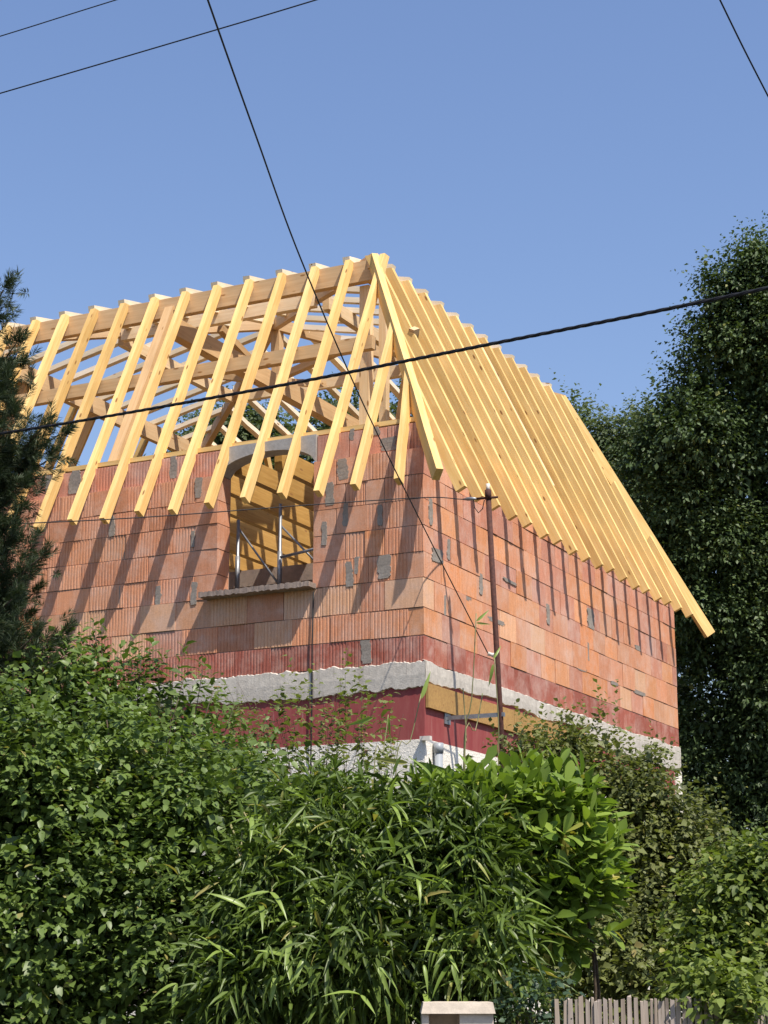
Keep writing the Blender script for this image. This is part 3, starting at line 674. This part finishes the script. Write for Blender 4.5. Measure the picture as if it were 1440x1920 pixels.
for p_, d_ in zip(P2, D2):
    d_ = Vector(d_); tip = Vector(p_) + d_ * .05
    for k in range(random.choice((1, 2, 2, 3))):
        if cnt >= 285: break
        dr = d_ * .6 + Vector(tuple(rng.normal(0, .5, 3))) + Vector((0, 0, -.35)); put_leaf(BU, tip, dr, Vector((0, 0, 1)) - FWD * .4 + Vector(tuple(rng.normal(0, .3, 3))), random.uniform(.13, .24), h); cnt += 1
lst = []
for k in range(60):
    b0 = at(random.uniform(430, 960), 1900, random.uniform(10.5, 11.3)); b0.z = 0; t = at(random.uniform(430, 980), random.uniform(1500, 1640), random.uniform(10.5, 11.3))
    lst.append((smooth_path([b0, b0.lerp(t, .5) + Vector((random.uniform(-.08, .08), random.uniform(-.08, .08), .1)), t], 10), .005))
for px, py, p2, y2 in ((740, 1480, 790, 1300), (872, 1480, 868, 1290), (868, 1470, 893, 1150), (935, 1500, 927, 1232), (700, 1480, 728, 1340), (870, 1440, 905, 1300)):
    b0 = at(px, py, 11); b0.z = 0; lst.append((smooth_path([b0, at(px, py, 11), at((px + p2) / 2 + 4, (py + y2) / 2, 11.1), at(p2, y2, 11.2)], 14), .0035))
tubes('cane', lst, CANE, h, 5)
for px, py, dx, dz, ln in ((790, 1310, .35, 1, .16), (893, 1165, .7, .6, .10), (893, 1168, 1, -.1, .08), (925, 1235, .6, .9, .09), (925, 1245, -.2, -1, .12), (728, 1345, .1, -1, .10), (700, 1345, -1, -.35, .16), (770, 1430, .15, -1, .16), (765, 1430, -1, .1, .20), (775, 1430, 1, -.25, .22)):
    put_leaf(BU, at(px, py, 11.1), RGT * dx + Vector((0, 0, dz)), -FWD, ln * 1.15, h)
# -- cherry laurel
h = plant('cherry_laurel', 'cherry laurel with large glossy bright green leaves beside the bamboo', 'shrub', at(1010, 1800, 10.9))
LB = [blob(1000, 1560, 110, 100, 10.9), blob(1080, 1610, 70, 95, 10.9), blob(930, 1525, 85, 65, 10.9), blob(1055, 1690, 90, 85, 10.8), blob(880, 1590, 90, 80, 10.7), blob(1050, 1500, 55, 40, 10.9), blob(860, 1520, 55, 40, 10.9), blob(985, 1740, 95, 85, 10.8), blob(940, 1640, 100, 95, 10.9)]
P, D = blob_shoots(shrink(LB, .94), 430, .75, .7, .9, .35); parts = shoots_leaves(P, D, .11, 6, .14, .056, .7, .6, True, .08, True, obov=True)
P, D = blob_shoots(shrink(LB, .7), 200, 0, .5, .8, .6); parts += shoots_leaves(P, D, .14, 6, .15, .062, .8, .6, True, .12, True)
leaf_mesh('foliage', parts, LEAF_L, h, 'stuff')
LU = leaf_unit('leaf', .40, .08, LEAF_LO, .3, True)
P2, D2 = blob_shoots(LB, 500, .98, .6, 1, .25); keep = (D2 @ np.array([FWD.x, FWD.y, FWD.z])) < .12
cnt = 0
for p_, d_ in list(zip(P2[keep], D2[keep]))[:64]:
    d_ = Vector(d_); e1 = d_.orthogonal().normalized(); e2 = d_.cross(e1); a0 = random.random() * 6
    for k in range(5):
        if cnt >= 290: break
        a = a0 + k * 2.4; rad = e1 * math.cos(a) + e2 * math.sin(a); u = k / 5
        put_leaf(LU, Vector(p_) + d_ * (.10 * u), rad * (.95 - .55 * u) + d_ * (.6 + .5 * u), d_ - rad * .3 + Vector((0, 0, .4)), random.uniform(.115, .165), h); cnt += 1
stems('stem', (h.location.x, h.location.y, 0), [tuple(b[0]) for b in LB], .02, BARK, h)
# -- small-leaved shrub by the side wall
h = plant('small_leaved_shrub', 'large olive green small-leaved shrub growing against the side wall', 'shrub', at(1180, 1800, 14.5))
OB = [blob(1110, 1480, 130, 70, 14.6), blob(1010, 1440, 70, 60, 14.8), blob(1235, 1560, 100, 90, 14.4), blob(1160, 1600, 140, 120, 14.3), blob(1250, 1680, 120, 110, 14.2), blob(1170, 1760, 170, 90, 14), blob(1310, 1590, 50, 60, 14.2), blob(1085, 1410, 45, 40, 14.8), blob(1300, 1760, 120, 110, 14), blob(1150, 1860, 200, 110, 13.6), blob(1190, 1450, 60, 40, 14.7)]
P, D = blob_shoots(clumps(OB, 18, (.22, .40)), 4600, .5, .5, 1, .6)
parts = shoots_leaves(P, D, .24, 7, .054, .036, 1, .7, True, .25)
P, D = blob_shoots(OB, 150, 1.0, .9, .7, .5); parts += shoots_leaves(P, D, .34, 9, .052, .034, .9, .7, False, .2)
tips = [(1085, 1330), (1120, 1320), (1060, 1350), (1000, 1350), (1245, 1400), (1100, 1350), (1040, 1370), (1230, 1420), (970, 1380), (1075, 1380)]
Pt = np.array([tuple(at(x, y + 70, 14.8)) for x, y in tips] * 2) + rng.normal(0, .06, (2 * len(tips), 3)); Dt = nrmz(np.array([[0, 0, 1.]] * len(Pt)) + rng.normal(0, .2, (len(Pt), 3)))
parts += shoots_leaves(Pt, Dt, .36, 16, .065, .042, 1.1, .7, False, .2)
P, D = blob_shoots(shrink(OB, .62), 1500, 0, .2, .5, 1); parts += shoots_leaves(P, D, .3, 6, .085, .06, 1, .4, False, .3)
leaf_mesh('foliage', parts, LEAF_O, h, 'stuff')
stems('stem', (h.location.x, h.location.y, 0), [tuple(b[0]) for b in OB[:9]], .03, BARK, h)
# -- shrub at the fence end
h = plant('fence_shrub', 'yellow green shrub overhanging the end of the paling fence', 'shrub', at(1400, 1800, 10.6))
FB = [blob(1410, 1720, 120, 110, 10.6), blob(1350, 1800, 90, 80, 10.4), blob(1420, 1860, 120, 90, 10.2), blob(1460, 1660, 90, 80, 10.7), blob(1335, 1870, 50, 55, 9.7), blob(1380, 1900, 60, 60, 9.6)]
P, D = blob_shoots(clumps(FB, 18, (.24, .40)), 1400, .5, .5, 1, .55)
parts = shoots_leaves(P, D, .2, 7, .062, .038, 1, .7, True, .3)
P, D = blob_shoots(shrink(FB, .66), 600, 0, .2, .5, 1); parts += shoots_leaves(P, D, .25, 6, .08, .055, 1, .4, False, .3)
leaf_mesh('foliage', parts, LEAF_Y, h, 'stuff')
stems('stem', (h.location.x, h.location.y, 0), [tuple(b[0]) for b in FB], .02, BARK, h)
# -- ivy by the pillar
h = plant('ivy_tuft', 'small bluish green ivy tuft between the concrete pillar and the palings', 'ivy', at(1000, 1880, 9.7))
P, D = blob_shoots([blob(1000, 1885, 45, 50, 9.7), blob(1040, 1860, 25, 35, 9.7), blob(985, 1940, 70, 60, 9.7)], 170, .6, .6, 1, .6)
LEAF_I = m_leaf('ivy_leaf', (.025, .050, .028), (.065, .105, .055), (.12, .17, .07), .25, .4, .4)
leaf_mesh('foliage', shoots_leaves(P, D, .12, 5, .038, .03, 1, .7, True, .3), LEAF_I, h, 'stuff')
stems('stem', (h.location.x, h.location.y, 0), [tuple(at(1000, 1890, 9.7)), tuple(at(1030, 1880, 9.7))], .006, BARK, h)
# -- pine at the side of the picture
pb = at(-190, 1800, 13.5); h = plant('pine_tree', 'dark pine tree with needle tufts reaching in front of the brick wall', 'tree', pb)
tr = Vector((pb.x, pb.y, 0)); th = 8.2
tubes('trunk', [(smooth_path([tr, tr + Vector((.05, .03, 3)), tr + Vector((0, .05, 5.5)), tr + Vector((.04, 0, th))], 18), [.16, .155, .15, .145, .14, .135, .13, .12, .115, .11, .10, .09, .085, .08, .07, .06, .05, .04, .03])], BARK, h, 10)
ends = [(15, 530), (-20, 580), (38, 630), (20, 700), (0, 720), (85, 790), (120, 800), (95, 850), (50, 900), (30, 770), (0, 880), (-20, 820), (40, 950), (10, 980), (85, 1030), (60, 1060), (-10, 1050), (30, 1110), (70, 1100), (125, 1175), (70, 1180), (95, 1210), (10, 1200), (-40, 650), (-40, 950), (-40, 1150), (30, 1010), (-20, 760), (10, 930), (60, 830), (0, 1130), (45, 680), (45, 1150), (-60, 500), (-20, 1000), (-10, 870), (20, 840), (-10, 1170), (30, 1190), (-20, 700), (10, 1080)]
lims = []; SP_, SD_ = [], []
Ends = [at(ex - 8, ey + 14, 13.5 + random.uniform(-.35, .35)) for ex, ey in ends]
for k in range(60):
    a_ = random.uniform(1.2, 5.1); zz = random.uniform(2.4, 8.0); rr = (8.9 - zz) * .26 * random.uniform(.55, 1); Ends.append(Vector((tr.x, tr.y, zz)) + RGT * (math.cos(a_) * rr) + Vector((-RGT.y, RGT.x, 0)) * (math.sin(a_) * rr))
for e in Ends:
    s0 = tr + Vector((0, 0, max(1.5, e.z - random.uniform(.25, .7))))
    m = s0.lerp(e, .6) + Vector((0, 0, -.05)); pth = smooth_path([s0, m, e], 12); lims.append((pth, [.018 * (1 - .75 * i / (len(pth) - 1)) for i in range(len(pth))]))
    for k in range(44):
        u = random.uniform(.5, 1); i = int(u * (len(pth) - 1)); p_ = pth[i]; d_ = (pth[min(i + 1, len(pth) - 1)] - pth[i - 1]).normalized()
        SP_.append(tuple(p_ + Vector(tuple(rng.normal(0, .085, 3))))); SD_.append(tuple((d_ * .6 + Vector(tuple(rng.normal(0, .6, 3))) + Vector((0, 0, .4))).normalized()))
    for k in range(4): SP_.append(tuple(pth[-1])); SD_.append(tuple(((e - m).normalized() + Vector((0, 0, .3)) + Vector(tuple(rng.normal(0, .3, 3)))).normalized()))
tubes('limb', lims, BARK, h, 6)
SP_ = np.array(SP_); SD_ = np.array(SD_); n = len(SP_); parts = []
for k in range(50):
    u = rng.random(n); ang = rng.random(n) * 6.28; e1 = nrmz(np.cross(SD_, rv(n))); e2 = np.cross(SD_, e1); rad = e1 * np.cos(ang)[:, None] + e2 * np.sin(ang)[:, None]
    dr = rad * .7 + SD_ * (.6 + .5 * u)[:, None]; parts.append((leaf_arrays(SP_ + SD_ * (.12 * u)[:, None], dr, rv(n), .05 + .035 * rng.random(n), np.full(n, .0050), .05, .1, False), np.clip(.1 + .6 * rng.random(n) + .3 * u, 0, 1)))
leaf_mesh('needles', parts, NEEDLE, h, 'stuff')
# -- trees behind
def tree(name, label, px, basep, depth, blobs, nshoot, k, ln, mat, shoot=.6, rmin=.45, trunk_r=.25, group=None, ncl=7):
    b = at(px, basep, depth); h = plant(name, label, 'tree', b, group); g = Vector((b.x, b.y, 0))
    BL = [blob(*q) for q in blobs]; topz = max(q[0].z for q in BL)
    pth = smooth_path([g, g + Vector((.1, 0, topz * .35)), g + Vector((-.1, .1, topz * .7)), g + Vector((0, 0, topz))], 18)
    tubes('trunk', [(pth, [trunk_r * (1 - .85 * i / (len(pth) - 1)) for i in range(len(pth))])], BARK, h, 10)
    lst = []
    for q in BL:
        z = max(1.5, q[0].z - random.uniform(.8, 2)); s0 = Vector((g.x, g.y, min(z, topz))); m = s0.lerp(q[0], .5) + Vector((0, 0, .3)); pt = smooth_path([s0, m, q[0]], 10)
        lst.append((pt, [trunk_r * .35 * (1 - .8 * i / (len(pt) - 1)) for i in range(len(pt))]))
    tubes('limb', lst, BARK, h, 6)
    parts = []
    P, D = blob_shoots(clumps(BL, ncl, (.26, .48), .55), nshoot, .5, .4, 1, .6)
    parts += shoots_leaves(P, D, shoot, k, ln, ln * .62, 1.1, .6, False, .3, tint_f=.7)
    P, D = blob_shoots(shrink(BL, .62), nshoot // 4, 0, .2, .5, 1)
    parts += shoots_leaves(P, D, shoot, 5, ln * 1.4, ln * 1.0, 1.1, .4, False, .3)
    leaf_mesh('crown', parts, mat, h, 'stuff')
    return h
TD = 31
tree('dark_tree', 'tall dark broadleaved tree standing close behind the side wall', 1470, 1800, TD,
     [(1490, 570, 100, 80, TD), (1420, 610, 80, 85, TD), (1375, 570, 45, 45, TD), (1370, 660, 70, 80, TD), (1430, 720, 120, 120, TD), (1350, 760, 75, 75, TD), (1300, 815, 75, 60, TD - .5), (1300, 880, 110, 90, TD), (1410, 880, 120, 110, TD), (1270, 920, 85, 75, TD), (1330, 1000, 120, 90, TD), (1440, 1020, 110, 110, TD), (1250, 1040, 85, 80, TD), (1300, 1110, 110, 80, TD), (1400, 1140, 110, 90, TD), (1320, 1230, 90, 70, TD), (1430, 1270, 110, 90, TD), (1310, 1350, 80, 70, TD), (1400, 1400, 100, 90, TD), (1330, 1480, 90, 80, TD), (1430, 1540, 90, 80, TD), (1340, 1600, 110, 80, TD), (1560, 700, 130, 200, TD), (1560, 1100, 150, 260, TD), (1445, 475, 40, 35, TD), (1340, 535, 28, 28, TD), (1320, 625, 35, 45, TD), (1312, 705, 40, 45, TD), (1262, 760, 32, 28, TD), (1238, 815, 35, 30, TD), (1390, 520, 35, 30, TD), (1500, 1400, 120, 200, TD), (1420, 500, 35, 35, TD)],
     24000, 9, .088, LEAF_T, .5, .35, .32, None, 6)
tree('pale_tree', 'paler grey green tree just beyond the roof edge beside the dark tree', 1200, 1800, 44,
     [(1190, 860, 70, 60, 44), (1240, 930, 80, 80, 44), (1160, 930, 60, 70, 44), (1150, 835, 40, 35, 44), (1200, 810, 45, 35, 44), (1130, 820, 20, 20, 44), (1210, 1040, 90, 90, 44), (1220, 1180, 90, 110, 44), (1250, 1350, 80, 120, 44)], 6000, 8, .11, LEAF_F, .6, .35, .2)
tree('back_tree', 'green tree behind the house seen through the front roof rafters', 720, 1800, 46,
     [(700, 800, 110, 60, 46), (800, 830, 90, 70, 46), (620, 850, 90, 60, 46), (760, 900, 160, 80, 46), (640, 960, 130, 100, 46), (850, 780, 60, 80, 46), (760, 1050, 200, 120, 46), (700, 1200, 180, 160, 46)], 5200, 8, .14, LEAF_F, .7, .35, .22)
tree('back_tree', 'green tree behind the house seen above the arched window', 440, 1800, 48,
     [(440, 800, 70, 50, 48), (500, 820, 70, 60, 48), (390, 850, 60, 50, 48), (450, 880, 110, 70, 48), (470, 980, 120, 90, 48), (440, 1100, 120, 120, 48)], 3200, 8, .14, LEAF_F, .7, .35, .2)
tree('back_tree', 'tall tree whose top twigs just show over the side slope of the roof', 1060, 1800, 46,
     [(1075, 775, 22, 22, 46), (1060, 830, 60, 40, 46), (1040, 900, 90, 70, 46), (1030, 1000, 110, 90, 46), (1040, 1150, 130, 130, 46)], 2600, 8, .14, LEAF_F, .7, .35, .2)
# ---------------------------------------------------------------- street edge: paling fence and concrete pillar
f0 = at(1045, 1870, 9.6); fence = tag(empty('paling_fence', (f0.x, f0.y, .12)), 'weathered split chestnut paling fence along the pavement', 'fence')
fx = Vector((RGT.x, RGT.y, 0)); fd = Vector((FWD.x, FWD.y, 0)).normalized(); s = 0
while s < 2.6:
    w = random.uniform(.018, .034); hgt = f0.z - .12 - random.uniform(-.008, .018); t = random.uniform(.012, .02); ln = random.gauss(0, .003); b = f0 + fx * s + fd * random.uniform(-.008, .008); b.z = .12
    V = []; NS = 5
    for i in range(NS + 1):
        u = i / NS; o_ = fx * (ln * u + random.uniform(-.003, .003)); k = 1 - .25 * (u > .98)
        for a, c in ((-.5, -.5), (.5, -.5), (.5, .5), (-.5, .5)): q_ = b + o_ + fx * (w * a * k * random.uniform(.85, 1.1)) + fd * (t * c); V.append((q_.x, q_.y, .12 + hgt * u + (random.uniform(-.012, .006) if i == NS else 0)))
    F = [(i * 4 + k, i * 4 + (k + 1) % 4, i * 4 + 4 + (k + 1) % 4, i * 4 + 4 + k) for i in range(NS) for k in range(4)] + [(3, 2, 1, 0), (NS * 4, NS * 4 + 1, NS * 4 + 2, NS * 4 + 3)]
    mw = Matrix(((0, fx.x, fd.x, 0), (0, fx.y, fd.y, 0), (1, 0, 0, 0), (0, 0, 0, 1))); mw.translation = b
    inv = mw.inverted(); me = mesh('paling', [inv @ Vector(v) for v in V], F); link('paling', me, FENCE, fence, mw)
    s += w * .96 + random.uniform(-.001, .002) + (.008 if random.random() < .1 else 0)
for hz in (.3, 1.0): tubes('binding_wire', [([f0.xy.to_3d() + fx * (-.02) - fd * .014 + Vector((0, 0, .12 + hz)), f0.xy.to_3d() + fx * 2.6 - fd * .014 + Vector((0, 0, .12 + hz))], .002)], GALV, fence, 5)
pc = at(858, 1878, 9.5); pil = tag(empty('concrete_pillar', (pc.x, pc.y, .12)), 'squat pale concrete pillar with a square recess at the foot of the bamboo', 'pillar')
def local_box(name, x0, x1, y0, y1, z0, z1, mat, taper=0):
    V = []
    for z, k in ((z0, 0), (z1, taper)):
        for x, y in ((x0 + k, y0 + k), (x1 - k, y0 + k), (x1 - k, y1 - k), (x0 + k, y1 - k)): q_ = Vector((pc.x, pc.y, 0)) + fx * x + fd * y; V.append((q_.x, q_.y, z))
    return link(name, mesh(name, V, BOXF), mat, pil)
zt = pc.z
PILM = m_mortar('beige_cast_stone', (.52, .44, .35), (.62, .54, .44), .006, 20)
local_box('shaft', -.17, .17, 0, .34, .12, zt - .26, PILM); local_box('cheek', .01, .185, -.005, .33, zt - .255, zt - .062, PILM)
local_box('cheek', -.185, -.15, -.005, .33, zt - .255, zt - .062, PILM); local_box('cap_slab', -.19, .195, -.03, .34, zt - .06, zt - .004, PILM, .012); local_box('recess_back', -.152, .012, .22, .32, zt - .255, zt - .0625, PILM)
print('objects', len(bpy.data.objects), 'tris', sum(len(m.polygons) for m in bpy.data.meshes))
